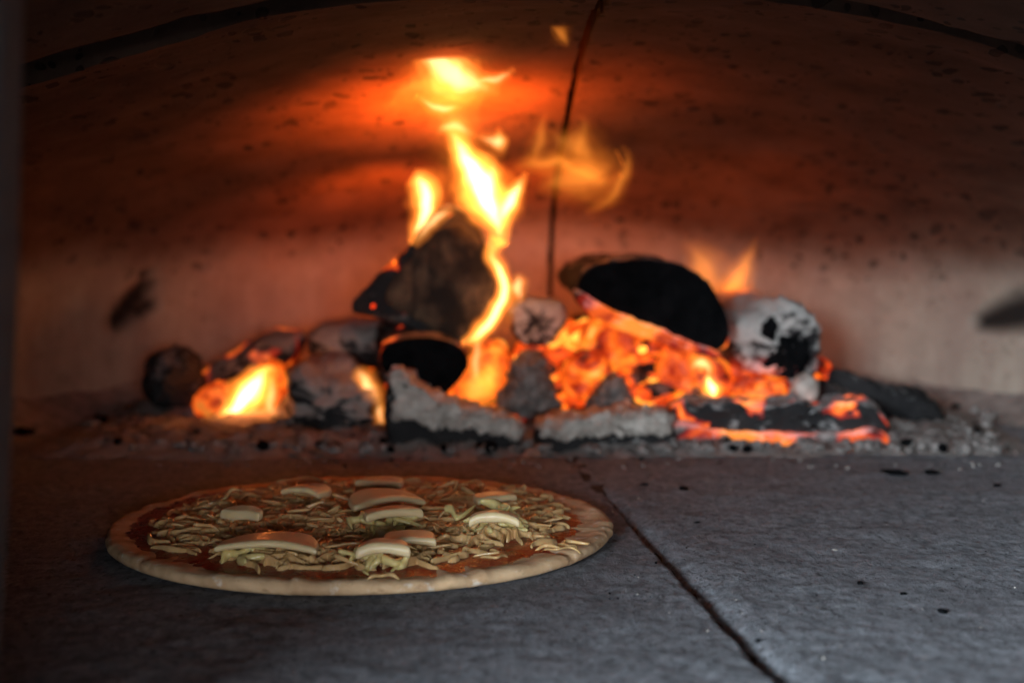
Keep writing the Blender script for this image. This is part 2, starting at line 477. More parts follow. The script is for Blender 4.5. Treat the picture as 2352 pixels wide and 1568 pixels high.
# ------------------------------------------------------------------ lump and log builders
def resample(pts, n):
    P = [Vector(p) for p in pts]; L = [0]
    for a, b in zip(P, P[1:] + P[:1]): L.append(L[-1] + (b - a).length)
    out = []; k = 0
    for i in range(n):
        s = L[-1] * i / n
        while L[k + 1] < s: k += 1
        u = (s - L[k]) / max(1e-9, L[k + 1] - L[k])
        q = len(P)
        a, b, c, d = P[(k - 1) % q], P[k % q], P[(k + 1) % q], P[(k + 2) % q]
        out.append(0.5 * (2 * b + (c - a) * u + (2 * a - 5 * b + 4 * c - d) * u * u + (3 * b - a - 3 * c + d) * u ** 3))
    return out
FULL = [(.0, 0), (.3, 0), (.55, 0), (.75, 0), (.88, .01), (.96, .035), (1.0, .1), (1.02, .2), (1.02, .35), (1.01, .5), (1.0, .65), (.98, .8), (.93, .92), (.8, .98), (.5, 1.0), (0, 1.0)]
LUMP = [(.0, 0), (.25, .01), (.5, .05), (.7, .12), (.86, .23), (.96, .36), (1.0, .5), (.97, .64), (.88, .77), (.72, .88), (.5, .95), (.25, .99), (0, 1.0)]
CAP = [(0, 0), (.3, 0), (.55, .01), (.75, .03), (.9, .08), (.98, .18), (1, .35), (.97, .6), (.85, .8), (.5, .95), (0, 1)]
FACE = [(.0, 0), (.2, 0), (.4, 0), (.6, 0), (.78, 0), (.9, .004), (.97, .015), (1.0, .04), (1.0, .1), (.9, .12), (0, .12)]
BODY = [(.0, .03), (.8, .03), (.96, .02), (1.0, .012), (1.01, .025), (1.02, .07), (1.02, .15), (1.02, .28), (1.02, .42), (1.01, .56), (1.0, .7), (.97, .84), (.9, .94), (.6, 1.0), (0, 1.0)]
def lump_mesh(outline, Y, depth, d=(0, 1, 0), prof=LUMP, n=88, amp=.002, freq=50, amp2=0, freq2=160, ctr=None, off=0.0, sub=2):
    P = resample([at(px, py, Y) for px, py in outline], n)
    C = sum(P, Vector()) / n
    if ctr: C = at(ctr[0], ctr[1], Y)
    D = Vector(d) * depth
    pf = []
    for (a, b) in zip(prof, prof[1:]):
        for s in range(sub): u = s / sub; pf.append((a[0] * (1 - u) + b[0] * u, a[1] * (1 - u) + b[1] * u))
    pf.append(prof[-1])
    v = [C + D * pf[0][1]]; f = []
    for s, q in pf[1:-1]:
        for p in P: v.append(C + (p - C) * s + D * q)
    v.append(C + D * pf[-1][1]); last = len(v) - 1
    for i in range(n): f.append((0, 1 + i, 1 + (i + 1) % n))
    R = len(pf) - 2
    for j in range(R - 1):
        for i in range(n):
            a, b = 1 + j * n + i, 1 + j * n + (i + 1) % n
            f.append((a, a + n, b + n, b))
    o = 1 + (R - 1) * n
    for i in range(n): f.append((last, o + (i + 1) % n, o + i))
    me = mesh('lump', v, f)
    bm = bmesh.new(); bm.from_mesh(me); bmesh.ops.recalc_face_normals(bm, faces=bm.faces); bm.to_mesh(me); bm.free()
    me.update()
    displace(me, amp, freq, amp2, freq2, off=off)
    return me
def base_of(outline, Y, depth):
    xs = [at(px, py, Y) for px, py in outline]
    return Vector((sum(p.x for p in xs) / len(xs), Y + depth / 2, min(p.z for p in xs)))
def lump(name, label, cat, outline, Y, depth, material, group=None, **k):
    r = base_of(outline, Y, depth)
    me = lump_mesh(outline, Y, depth, **k); me.transform(Matrix.Translation(-r))
    o = obj(name, me, material); o.location = r
    return tag(o, label, cat, group)

# ------------------------------------------------------------------ burning wood
M_BARK = mat_coal('charred_bark', 0.30, 1.2, 1.0, (0.30, 0.25, 0.22), 60, 0.60, 0.72)
M_BARKHOT = mat_coal('ember_bark', 0.22, 1.1, 1.0, (0.48, 0.38, 0.33), 60, 0.42, 0.60, low=(0.070, 0.098))
M_GREYLOG = mat_coal('ash_coated_log', 0.85, 0.9, 1.0, (0.60, 0.57, 0.54), 45, 0.5, 0.66, low=(0.035, 0.075))
M_LUMPASH = mat_coal('ash_lump', 0.78, 0.0, 1, (0.46, 0.40, 0.37), 62)
M_LUMPDK = mat_coal('dark_charcoal', 0.33, 0.0, 1, (0.22, 0.20, 0.20), 60)
M_REDCOAL = mat_coal('red_hot_ash_log', 0.60, 0.8, 1.0, (0.34, 0.27, 0.24), 48, 0.53, 0.68)
M_CHARASH = mat_coal('charcoal_with_ash', 0.36, 0.0, 1, (0.52, 0.50, 0.48), 75)
M_CHARGLOW = mat_coal('charcoal_with_embers', 0.42, 1.3, 1.0, (0.50, 0.48, 0.47), 70, 0.585, 0.70)
M_SLABGLOW = mat_coal('glowing_ash_slab', 0.62, 1.1, 1.0, (0.60, 0.50, 0.47), 40, 0.42, 0.60)

# wedge log on top
o1 = [(1000, 488), (1042, 476), (1088, 506), (1114, 560), (1136, 622), (1133, 690), (1108, 745), (1062, 783), (1008, 776), (930, 746), (842, 722), (812, 702), (868, 640), (934, 575), (972, 525)]
r1 = root('firewood_log', base_of(o1, 1.215, .2), 'wedge-shaped split log with brown cut end, flames rising from its top', 'log', 'burning firewood')
obj('bark', lump_mesh(o1, 1.217, .21, (-0.05, 1, -.02), BODY, amp=.0028, freq=40, amp2=.0015, freq2=150), M_BARK, r1)
f1 = [(1000, 530), (1040, 515), (1085, 535), (1112, 568), (1134, 622), (1130, 690), (1104, 742), (1060, 772), (1010, 760), (950, 730), (890, 690), (905, 640), (950, 585)]
obj('cut_end', lump_mesh(f1, 1.213, .03, (0, 1, 0), FACE, amp=.0016, freq=45), M_END, r1)
# round black log under it
o2 = [(876, 815), (900, 790), (980, 776), (1048, 795), (1072, 832), (1052, 872), (1012, 908), (980, 902), (930, 868), (884, 852)]
r2 = root('firewood_log', base_of(o2, 1.17, .2), 'small black charred log end wedged under the wedge-shaped log', 'log', 'burning firewood')
obj('bark', lump_mesh(o2, 1.172, .2, (-0.12, 1, .05), BODY, amp=.002, freq=45), M_BARK, r2)
obj('cut_end', lump_mesh([(974 + (x - 974) * 1.03, 840 + (y - 840) * 1.03) for x, y in o2], 1.166, .03, (0, 1, 0), FACE, amp=.001, freq=60), M_CHAR, r2)
# half-round black log right
o3 = [(1332, 642), (1366, 612), (1430, 600), (1500, 597), (1570, 612), (1620, 645), (1655, 692), (1673, 745), (1667, 792), (1638, 806), (1590, 794), (1520, 762), (1450, 736), (1374, 704), (1335, 668)]
r3 = root('firewood_log', base_of(o3, 1.18, .22), 'large half-round log with jet black charred end over the brightest embers', 'log', 'burning firewood')
obj('bark', lump_mesh(o3, 1.183, .16, (-0.10, 1, .02), BODY, amp=.003, freq=40, amp2=.0015, freq2=140), M_BARKHOT, r3)
obj('ash_rim', lump_mesh([(1326, 668), (1380, 700), (1450, 731), (1520, 757), (1590, 788), (1640, 804), (1655, 822), (1600, 816), (1520, 788), (1440, 762), (1370, 730), (1332, 700)], 1.174, .06, (0, 1, 0), FULL, amp=.002, freq=60, amp2=.0012, freq2=170), M_SLABGLOW, r3)
obj('cut_end', lump_mesh(o3, 1.178, .025, (0, 1, 0), FACE, amp=.0014, freq=60), M_CHAR, r3)
# ash coated log far right
o4 = [(1690, 765), (1738, 722), (1800, 694), (1850, 703), (1884, 740), (1893, 800), (1886, 850), (1850, 884), (1800, 890), (1740, 862), (1695, 825)]
r4 = root('firewood_log', base_of(o4, 1.21, .2), 'pale ash-coated log with black patch on its end, right of the half-round log', 'log', 'burning firewood')
obj('bark', lump_mesh(o4, 1.213, .13, (-0.25, 1, .05), FULL, amp=.005, freq=45, amp2=.003, freq2=150), M_GREYLOG, r4)
for c4 in ([(1778, 800), (1795, 770), (1825, 752), (1856, 748), (1874, 778), (1876, 826), (1858, 862), (1822, 882), (1780, 872), (1752, 842), (1756, 815)],
           [(1748, 768), (1756, 738), (1776, 724), (1792, 742), (1788, 775), (1768, 792)]):
    obj('charred_patch', lump_mesh(c4, 1.2085, .02, (0, 1, 0), LUMP, amp=.003, freq=80, amp2=.002, freq2=180), M_CHAR, r4)

# left group
lump('charcoal_lump', 'dark grey egg-shaped charcoal lump at the left end of the fire', 'charcoal',
     [(305, 900), (312, 850), (340, 820), (385, 812), (425, 830), (445, 880), (440, 940), (410, 965), (350, 955), (318, 935)], 1.25, .09, M_LUMPDK, amp=.006, freq=30, amp2=.003, freq2=110)
lump('ember_log', 'reddish ash-crusted log leaning behind the bright pocket at left', 'log',
     [(425, 940), (440, 880), (500, 830), (560, 790), (630, 765), (682, 768), (690, 800), (660, 845), (600, 850), (550, 885), (500, 940), (480, 975), (440, 968)], 1.31, .08, M_REDCOAL, amp=.004, freq=40, amp2=.002, freq2=120)
lump('ash_log', 'grey brown ash-covered log lying behind, left of the wedge-shaped log', 'log',
     [(690, 790), (720, 752), (800, 740), (880, 750), (930, 780), (940, 830), (890, 860), (800, 850), (720, 840)], 1.29, .1, M_LUMPASH, amp=.004, freq=40, amp2=.002, freq2=120)
lump('ash_lump', 'rounded pale ash lump just right of the bright pocket', 'ash lump',
     [(645, 960), (650, 890), (680, 850), (740, 838), (800, 850), (845, 890), (872, 950), (868, 1000), (820, 1025), (740, 1035), (680, 1010)], 1.17, .12, M_LUMPASH, amp=.009, freq=32, amp2=.004, freq2=110)

# front pieces: black char with a pale cap of ash
def capped(label, char, cap, Y, depth, **k):
    r = root('charcoal_chunk', base_of(char, Y, depth), label, 'charcoal', 'ash-capped charcoal in the front row')
    obj('charred_wood', lump_mesh(char, Y, depth, (0.0, 1, 0), FULL, amp=.003, freq=55, amp2=.0015, freq2=170), M_CHARASH, r)
    obj('ash_cap', lump_mesh(cap, Y - .006, depth * 0.9, (0.0, 1, 0), CAP, n=130, sub=3, amp=.0045, freq=75, amp2=.004, freq2=230, **k), M_ASH, r)
    return r
capped('charcoal wedge tall at left, ash-capped, in front of the black log end',
       [(888, 900), (905, 870), (950, 890), (1020, 930), (1100, 955), (1170, 975), (1190, 1010), (1170, 1045), (1080, 1040), (1000, 1045), (930, 1062), (895, 1050), (884, 980)],
       [(888, 930), (892, 865), (912, 852), (950, 885), (1010, 915), (1080, 940), (1150, 955), (1190, 970), (1206, 992), (1190, 1012), (1130, 1002), (1060, 990), (1000, 988), (940, 972), (892, 960)], 1.118, .07)
capped('flat ash-capped charcoal block in the middle of the front row',
       [(1240, 985), (1300, 975), (1400, 970), (1500, 965), (1540, 970), (1550, 1010), (1545, 1055), (1480, 1065), (1380, 1058), (1290, 1060), (1245, 1040)],
       [(1236, 990), (1260, 965), (1330, 962), (1400, 950), (1470, 945), (1530, 950), (1548, 975), (1545, 1002), (1500, 998), (1460, 1006), (1400, 998), (1330, 1010), (1262, 1010)], 1.113, .07)
lump('ash_cone', 'tall cone-shaped pile of grey ash between the two capped charcoals', 'ash lump',
     [(1142, 945), (1160, 895), (1178, 845), (1205, 815), (1240, 820), (1262, 865), (1284, 920), (1290, 955), (1220, 968)], 1.165, .06, M_ASHF, n=120, sub=3, amp=.003, freq=70, amp2=.004, freq2=230)
lump('ash_cone', 'small grey ash cone right behind the flat capped charcoal block', 'ash lump',
     [(1350, 945), (1375, 905), (1400, 875), (1428, 870), (1448, 905), (1468, 945), (1410, 958)], 1.165, .05, M_ASHF, n=120, sub=3, amp=.003, freq=70, amp2=.004, freq2=230)
lump('ash_block', 'pinkish white cracked ash block below the dome seam', 'ash lump',
     [(1178, 735), (1188, 695), (1240, 690), (1290, 698), (1296, 740), (1270, 785), (1225, 795), (1190, 780)], 1.30, .05, M_GREYLOG, prof=FULL, amp=.004, freq=45, amp2=.002, freq2=140)
lump('ash_piece', 'upright pale ash piece propping the ash-coated log', 'ash lump',
     [(1822, 915), (1835, 880), (1862, 862), (1885, 880), (1886, 910), (1870, 930), (1840, 930)], 1.165, .03, M_ASH, amp=.0025, freq=70)
lump('charcoal_stick', 'black crusty charcoal stick sloping down at the far right', 'charcoal',
     [(1920, 870), (1935, 850), (1985, 868), (2060, 888), (2120, 900), (2165, 930), (2195, 975), (2170, 985), (2090, 975), (2030, 960), (1990, 925), (1935, 905)], 1.205, .05, mat_coal('black_crust', 0.16, 0.0, 1, (0.30, 0.30, 0.30), 75), amp=.0035, freq=60, amp2=.002, freq2=180)
rr = root('charcoal_bar', at_z(1790, 1050), 'long cracked charcoal bar with glowing fissures on a glowing ash slab at right', 'charcoal')
obj('charred_wood', lump_mesh([(1548, 950), (1580, 928), (1660, 925), (1740, 935), (1830, 925), (1900, 935), (1965, 922), (2015, 935), (2040, 980), (2030, 1010), (1960, 1000), (1880, 1005), (1780, 1000), (1660, 1000), (1580, 990)],
    1.135, .06, (0, 1, 0), FULL, amp=.0045, freq=50, amp2=.0025, freq2=150), M_CHARGLOW, rr)
obj('glowing_ash', lump_mesh([(1540, 985), (1580, 972), (1640, 985), (1760, 995), (1900, 995), (2000, 990), (2042, 1000), (2040, 1045), (1980, 1056), (1860, 1050), (1740, 1048), (1620, 1040), (1550, 1030)],
    1.128, .07, (0, 1, 0), FULL, amp=.003, freq=55, amp2=.0015, freq2=150), M_SLABGLOW, rr)

# glowing coals: larger ones singly
coals = [
    ('glowing coal lump deep orange, below the middle of the half-round log', [(1330, 800), (1360, 740), (1420, 735), (1470, 770), (1480, 830), (1430, 870), (1360, 860)], 1.24),
    ('glowing coal wedge between the cone-shaped ash pile and the wedge-shaped log', [(1040, 910), (1060, 850), (1110, 800), (1160, 800), (1175, 860), (1150, 930), (1080, 945)], 1.24),
    ('glowing coal slab under the right end of the half-round log', [(1520, 830), (1570, 800), (1650, 820), (1690, 860), (1680, 920), (1600, 935), (1530, 910)], 1.21),
    ('glowing coal with grey ash flecks behind the small ash cone', [(1290, 890), (1310, 830), (1350, 805), (1400, 830), (1410, 890), (1370, 930), (1310, 930)], 1.21),
    ('glowing orange coal strip under the ash-coated log', [(1690, 905), (1720, 870), (1790, 875), (1830, 895), (1820, 925), (1750, 935), (1700, 930)], 1.185),
    ('red glowing coal beside the charcoal stick at right', [(1880, 925), (1890, 880), (1930, 885), (1990, 910), (2020, 930), (1980, 945), (1910, 945)], 1.2),
    ('dark red coal beside the bright pocket at the left end', [(425, 950), (440, 905), (480, 890), (520, 905), (525, 945), (490, 975), (445, 972)], 1.235),
]
M_REDEMB = mat_coal('dull_red_coal', 0.30, 1.0, 0.6, (0.2, 0.15, 0.13), 60, 0.44, 0.66)
for lab, ol, Y in coals:
    lump('glowing_coal', lab, 'ember', ol, Y, .06, M_REDEMB if 'red' in lab.split()[:2] or 'dark red' in lab else M_EMBER, 'larger glowing coals', amp=.004, freq=45, amp2=.002, freq2=140)
# pocket of white-hot coal at the left
lump('glowing_coal', 'white-hot coal in the bright pocket at the left', 'ember',
     [(485, 975), (520, 930), (560, 880), (610, 840), (645, 860), (648, 930), (635, 968), (560, 978)], 1.25, .05, M_EMBER, 'larger glowing coals', amp=.004, freq=60)

# mound of embers and ash ----------------------------------------------------
def mound(x, y):
    h = 0.085 * math.exp(-((x - 0.13) / 0.13) ** 2 - ((y - 1.36) / 0.12) ** 2)
    h += 0.045 * math.exp(-((x + 0.17) / 0.12) ** 2 - ((y - 1.35) / 0.09) ** 2)
    h += 0.030 * math.exp(-((x - 0.30) / 0.10) ** 2 - ((y - 1.30) / 0.08) ** 2)
    return h
def add_lump(V, F, p, r, flat=0.8):
    b = len(V); ico = ICO
    rot = Matrix.Rotation(random.uniform(0, 6.3), 3, Vector((random.random(), random.random(), random.random() + .1)).normalized())
    sx, sy, sz = random.uniform(.7, 1.3), random.uniform(.7, 1.3), random.uniform(.6, 1.1)
    for q in ico[0]:
        d = rot @ Vector((q.x * sx, q.y * sy, q.z * sz)) * r * random.uniform(.78, 1.18)
        d.z *= flat
        V.append(p + d)
    F.extend(tuple(b + i for i in t) for t in ico[1])
_bm = bmesh.new(); bmesh.ops.create_icosphere(_bm, subdivisions=2, radius=1)
_bm.verts.ensure_lookup_table()
ICO = ([v.co.copy() for v in _bm.verts], [tuple(v.index for v in f.verts) for f in _bm.faces]); _bm.free()
_bm = bmesh.new(); bmesh.ops.create_icosphere(_bm, subdivisions=1, radius=1)
ICO1 = ([v.co.copy() for v in _bm.verts], [tuple(v.index for v in f.verts) for f in _bm.faces]); _bm.free()

def heat_mesh(name, V, F, heat):
    me = mesh(name, V, F); a = me.attributes.new('coal_heat', 'FLOAT', 'POINT'); a.data.foreach_set('value', heat); return me
def mat_coalbed():
    t = NT('broken_coals'); p = t.pos()
    h = t.n('Attribute', attribute_name='coal_heat').outputs['Fac']
    n = t.noise(p, 60, 5, 0.62, 0.6)
    g = t.math('ADD', h, t.math('MULTIPLY', t.math('SUBTRACT', n, 0.5), 1.5))
    col = t.ramp(g, [(0.25, (0.0, 0.0, 0.0)), (0.42, (0.30, 0.012, 0.001)), (0.60, (0.95, 0.085, 0.005)), (0.80, (1.2, 0.24, 0.014)), (1.0, (1.7, 0.66, 0.08))])
    am = t.ramp(t.noise(p, 100, 5), [(0.42, 0.0), (0.6, 1.0)])
    c = t.mix(am, (0.02, 0.015, 0.014), (0.20, 0.12, 0.10))
    return t.bsdf(c, 0.95, t.bump(t.noise(p, 180, 5), 0.8, 0.003), 0.1, em=col, ems=1.35)
M_COALBED = mat_coalbed()
V, F, H = [], [], []
def coal(x, y, z, r, h):
    n0 = len(V); add_lump(V, F, Vector((x, y, z)), r); H.extend([h] * (len(V) - n0))
for k in range(620):
    x = random.gauss(0.135, 0.09); y = random.uniform(1.19, 1.46)
    if x < -0.04 or x > 0.33: continue
    z = mound(x, y); h = random.choice((0.05, 0.15, 0.38, 0.52, 0.66, 0.85))
    coal(x, y, z * random.uniform(.8, 1.08) + .006, random.uniform(.006, .019) * (0.8 if h > .7 else 1), h)
for k in range(90):
    x = random.gauss(-0.17, 0.07); y = random.uniform(1.24, 1.42)
    coal(x, y, mound(x, y) * .9, random.uniform(.007, .015), random.choice((0.05, .1, .2, .45)))
# hot heart of the bed
NXE, NYE = 70, 46
b0 = len(V)
for j in range(NYE + 1):
    for i in range(NXE + 1):
        x = -0.05 + 0.36 * i / NXE; y = 1.17 + 0.28 * j / NYE
        e = smooth(0, .05, x + .05) * smooth(0, .06, .31 - x) * smooth(0, .03, y - 1.17)
        V.append(Vector((x, y, mound(x, y) * .98 * e + 0.012 * e + 0.006 * fbm((x, y, 3), 60, 3) - .012 * (1 - e)))); H.append(0.80 + 0.25 * fbm((x, y, 8), 16, 2))
for j in range(NYE):
    for i in range(NXE):
        a = b0 + j * (NXE + 1) + i; F.append((a, a + 1, a + NXE + 2, a + NXE + 1))
tag(obj('ember_bed', heat_mesh('embers', V, F, H), M_COALBED), 'bed of glowing orange embers heaped under the logs', 'embers', kind='stuff')

# bank of ash under and in front of the fire
v, f = [], []
NX, NY = 260, 90
X0, X1, Y0, Y1 = -0.42, 0.50, 1.07, 1.50
for j in range(NY + 1):
    for i in range(NX + 1):
        x = X0 + (X1 - X0) * i / NX; y = Y0 + (Y1 - Y0) * j / NY
        e = smooth(0, .12, (x - X0)) * smooth(0, .14, (X1 - x)) * smooth(0.0, .07, y - Y0 - 0.018 * fbm((x, 0, 0), 12, 3))
        z = mound(x, y) * 0.75 + 0.010 * e + 0.006 * e * fbm((x, y, 0), 45, 5) + 0.004 * e * fbm((x, y, 7), 130, 3) - 0.004 * (1 - e)
        v.append((x, y, z))
for j in range(NY):
    for i in range(NX):
        a = j * (NX + 1) + i; f.append((a, a + 1, a + NX + 2, a + NX + 1))
tag(obj('ash_bank', mesh('ash_bank', v, f), mat_coal('ash_bank', 0.52, 0.0, 1, (0.36, 0.32, 0.30), 85)), 'bank of grey ash spread under and in front of the burning wood', 'ash', kind='stuff')
v, f = [], []
NT_, NR_ = 260, 14
for i in range(NT_ + 1):
    c, s_ = plan(math.radians(8) + math.radians(164) * i / NT_)
    for j in range(NR_ + 1):
        u = j / NR_; rho = 0.86 + 0.145 * u
        p = Vector((CX + c * RX * rho, CY + s_ * RY * rho, 0))
        p.z = -0.002 + 0.030 * u ** 2.2 * (1 + .35 * fbm(p, 10, 3)) + 0.0025 * u * fbm(p, 60, 4); v.append(p)
for i in range(NT_):
    for j in range(NR_):
        a = i * (NR_ + 1) + j; f.append((a, a + NR_ + 1, a + NR_ + 2, a + 1))
tag(obj('ash_drift', mesh('drift', v, f), mat_simple('dusty_ash', (0.16, 0.14, 0.13), (0.34, 0.29, 0.26), 70, 0.97, 0.8, 0.004, 0.05)), 'drift of fine ash banked against the foot of the oven wall', 'ash', kind='stuff')
# loose lumps of ash and char along its front edge
ICO_S = ICO; ICO = ICO1
for nm, material, cnt, lab in (('ash_crumbs', M_ASHF, 900, 'loose grey ash crumbs along the front edge of the fire'), ('char_crumbs', M_CHAR, 130, 'loose black charcoal crumbs along the front edge of the fire')):
    V, F = [], []
    for k in range(cnt):
        px = random.uniform(200, 2300); py = random.gauss(1012, 30)
        if px < 400: py -= 30
        if px > 2050: py = random.gauss(1010, 45)
        py = min(py, 1066 + 10 * random.random() ** 3 * 4); p = at_z(px, max(930, py), 0.002)
        hh = 0.006 if py < 1050 else 0.0
        add_lump(V, F, p + Vector((0, 0, hh)), random.uniform(.002, .0065) * (1.0 if py < 1050 else .35))
    tag(obj(nm, mesh(nm, V, F), material, flat=True), lab, 'crumbs', kind='stuff')
# fine specks strewn over the slabs
for nm, material, cnt, lab in (('pale_specks', M_ASH, 45, 'pale grit specks strewn over the stone slabs'), ('black_specks', M_CHAR, 260, 'black grit specks strewn over the stone slabs')):
    V, F = [], []
    for k in range(cnt):
        p = at_z(random.uniform(1400, 2352), random.uniform(1080, 1540), 0.001)
        add_lump(V, F, p, random.uniform(.0003, .0008), .7)
    tag(obj(nm, mesh(nm, V, F), material, flat=True), lab, 'grit', kind='stuff')
ICO = ICO_S
# single crumbs one can point at
def crumb(px, py, wpx, label, group='charcoal crumbs on the slabs', material=None, hpx=None):
    p = at_z(px, py, 0.0); r = wpx / FPX * (p - CAM).length * .5
    V, F = [], []
    add_lump(V, F, Vector((0, 0, r * .35)), r, (hpx or .55))
    for v_ in V: v_.x *= 1.25
    o = obj('charcoal_crumb', mesh('crumb', V, F), material or M_CHAR, flat=True); o.location = p + Vector((0, 0, 0.001))
    return tag(o, label, 'crumb', group)
crumb(2165, 1412, 22, 'black charcoal crumb nearest the lower right corner, beside a smaller bit')
crumb(1742, 1478, 16, 'dark crumb lodged in the worn joint near the bottom')
crumb(2075, 1370, 14, 'black crumb on the open slab, middle of the right side')
crumb(1975, 1345, 15, 'black angular crumb on the slab, right of the worn joint corner')
crumb(2055, 1096, 50, 'flat black charcoal flake left of two before the glowing slab', hpx=.3)
crumb(2138, 1094, 40, 'flat black charcoal flake right of two before the glowing slab', hpx=.3)
crumb(2290, 1120, 16, 'black crumb near the right edge behind the two flakes')
crumb(1600, 1205, 12, 'black crumb behind the pizza edge, right of the joint')
crumb(1570, 1130, 22, 'black crumb between the pizza and the front charcoal row')
crumb(1478, 1118, 16, 'small black crumb where the joint meets the ash')
crumb(45, 1005, 60, 'flat black flake on the floor at the far left edge', hpx=.3)
crumb(1918, 1268, 10, 'tiny pale ash chip standing out on the slab', 'charcoal crumbs on the slabs', M_ASH)

# ------------------------------------------------------------------ flames
# each tongue is a nest of shells: redder and thinner outside, yellow and dense inside
SHELLS = [(1.75, (1.0, 0.22, 0.018), 0.05), (1.42, (1.0, 0.25, 0.025), 0.09), (1.15, (1.0, 0.31, 0.04), 0.18), (0.92, (1.0, 0.40, 0.075), 0.30), (0.68, (1.0, 0.54, 0.19), 0.55), (0.42, (1.0, 0.66, 0.36), 0.9)]
LEVEL = {}
def nest(key, dens, warm=False):
    LEVEL[key] = [(sc, mat_flame('flame_%s' % key, (1.0, 0.19 + 0.028 * i, 0.010 + 0.006 * i) if warm else col, dens * k)) for i, (sc, col, k) in enumerate(SHELLS)]
    return key
HOT = nest('hot', 470); MID = nest('mid', 130); THIN = nest('thin', 32, True); VEIL = nest('veil', 15, True); CLOUD = nest('cloud', 26, True)
def tongue(name, pts, Y, level, parent, thick=0.6, ns=20, sub=8, seed=[0]):
    seed[0] += 1
    C = [(at(px, py, Y), w_) for (px, py, w_) in pts]
    n = len(C); P = []
    for k in range(n - 1):
        for s in range(sub):
            u = s / sub
            q = [C[max(0, k - 1)], C[k], C[k + 1], C[min(n - 1, k + 2)]]
            cr = lambda a, b, c, d: 0.5 * (2 * b + (c - a) * u + (2 * a - 5 * b + 4 * c - d) * u * u + (3 * b - a - 3 * c + d) * u ** 3)
            P.append((cr(*[x[0] for x in q]), max(1.0, cr(*[x[1] for x in q]))))
    P.append(C[-1])
    top = None; L = len(P) - 1
    for si, (sc, material) in enumerate(LEVEL[level]):
        v, f = [], []
        lo_, hi_ = (0, L) if si < 3 else (int(L * .06 * (si - 2)), L - int(L * .09 * (si - 2)))
        PP = P[lo_:hi_ + 1]
        if len(PP) < 3: continue
        for k, (p, w_) in enumerate(PP):
            a, b = PP[max(0, k - 1)][0], PP[min(len(PP) - 1, k + 1)][0]
            tg = (b - a).normalized(); side = tg.cross(Vector((0, 1, 0))).normalized(); fw = Vector((0, 1, 0))
            e = k / (len(PP) - 1); r = (w_ * sc + (2.5 if sc > 1 else 0)) * Y / FPX
            if si >= 3: r *= max(0.06, math.sin(math.pi * min(1, max(0, 0.04 + .92 * e)))) ** .5
            pc = p + side * 0.003 * fbm(p, 40, 3) + tg * 0.0
            for i in range(ns):
                an = 2 * math.pi * i / ns
                rr_ = r * (1 + 0.42 * fbm(p * 1.0 + Vector((math.cos(an) * .012, seed[0] * .7 + si * .15, math.sin(an) * .012)), 60, 3))
                v.append(pc + side * rr_ * math.cos(an) + fw * rr_ * thick * math.sin(an))
        for k in range(len(PP) - 1):
            for i in range(ns):
                a, b = k * ns + i, k * ns + (i + 1) % ns
                f.append((a, a + ns, b + ns, b))
        f.append(tuple(range(ns))); f.append(tuple(reversed(range((len(PP) - 1) * ns, len(PP) * ns))))
        me = mesh('tongue', v, f)
        bm = bmesh.new(); bm.from_mesh(me); bmesh.ops.recalc_face_normals(bm, faces=bm.faces); bm.to_mesh(me); bm.free()
        if top is None: top = obj(name, me, material, parent)
        else:
            me.transform(Matrix.Translation(-parent.location)); o = obj('glow_layer', me, material); o.parent = top
    return top
def uplight(name, p, energy, radius, parent, aim, cone=165, col=(1.0, 0.135, 0.010)):  # added spot, steers fire glow onto dome and wall and off the floor
    d = bpy.data.lights.new(name, 'SPOT'); d.energy = energy; d.shadow_soft_size = radius; d.color = col
    d.spot_size = math.radians(cone); d.spot_blend = 1.0
    o = bpy.data.objects.new(name, d); COL.objects.link(o)
    o.parent = parent; o.location = Vector(p) - parent.location
    o.rotation_euler = Vector(aim).to_track_quat('-Z', 'Y').to_euler()
    return o
def lamp(name, p, energy, radius, parent, col=(1.0, 0.135, 0.010)):
    d = bpy.data.lights.new(name, 'POINT'); d.energy = energy; d.shadow_soft_size = radius; d.color = col
    o = bpy.data.objects.new(name, d); COL.objects.link(o)
    o.parent = parent; o.location = Vector(p) - parent.location
    return o
FG = 'flames of the fire'
YM = min(1.26, hit(1030, 295).y - .03)
fl = root('flame', at(1140, 560, YM), 'tall yellow-white flame leaping up behind the wedge-shaped log', 'flame', FG)
tongue('tongue', [(1152, 565, 10), (1142, 520, 20), (1122, 465, 38), (1096, 410, 38), (1064, 358, 25), (1038, 312, 12), (1020, 286, 3)], YM, HOT, fl)
tongue('tongue', [(1138, 520, 12), (1163, 470, 21), (1187, 432, 13), (1209, 400, 3)], YM + .004, HOT, fl)
tongue('tongue', [(1105, 465, 26), (1124, 412, 22), (1136, 362, 3)], YM - .004, MID, fl)
tongue('tongue', [(1062, 786, 5), (1095, 772, 15), (1132, 732, 14), (1154, 682, 13), (1150, 622, 13), (1128, 585, 12), (1140, 545, 16)], 1.205, HOT, fl, 0.8)
tongue('tongue', [(1090, 890, 6), (1092, 840, 14), (1098, 790, 10), (1104, 770, 3)], 1.21, MID, fl)
uplight('flame_fill', at(1060, 430, 1.13), 10.5, .05, fl, (-0.25, 0.45, 1), 132)  # floats in front of the flame, added to spread glow over the dome
lamp('flame_fill', at(1125, 450, YM), 0.03, .02, fl)
uplight('flame_fill', at(1192, 560, 1.33), 1.5, .035, fl, (0, 1, .25), 158)  # added right of the wedge log to brighten the back wall
tongue('tongue', [(1095, 400, 14), (1066, 320, 42), (1042, 250, 46), (1030, 190, 24)], hit(1040, 250).y - .04, CLOUD, fl, .6)
tongue('tongue', [(1150, 565, 16), (1112, 480, 66), (1064, 385, 70), (1026, 300, 26)], YM - .03, VEIL, fl, .5)
fl = root('flame', at(965, 560, 1.25), 'short pale flame on the left slope of the wedge-shaped log', 'flame', FG)
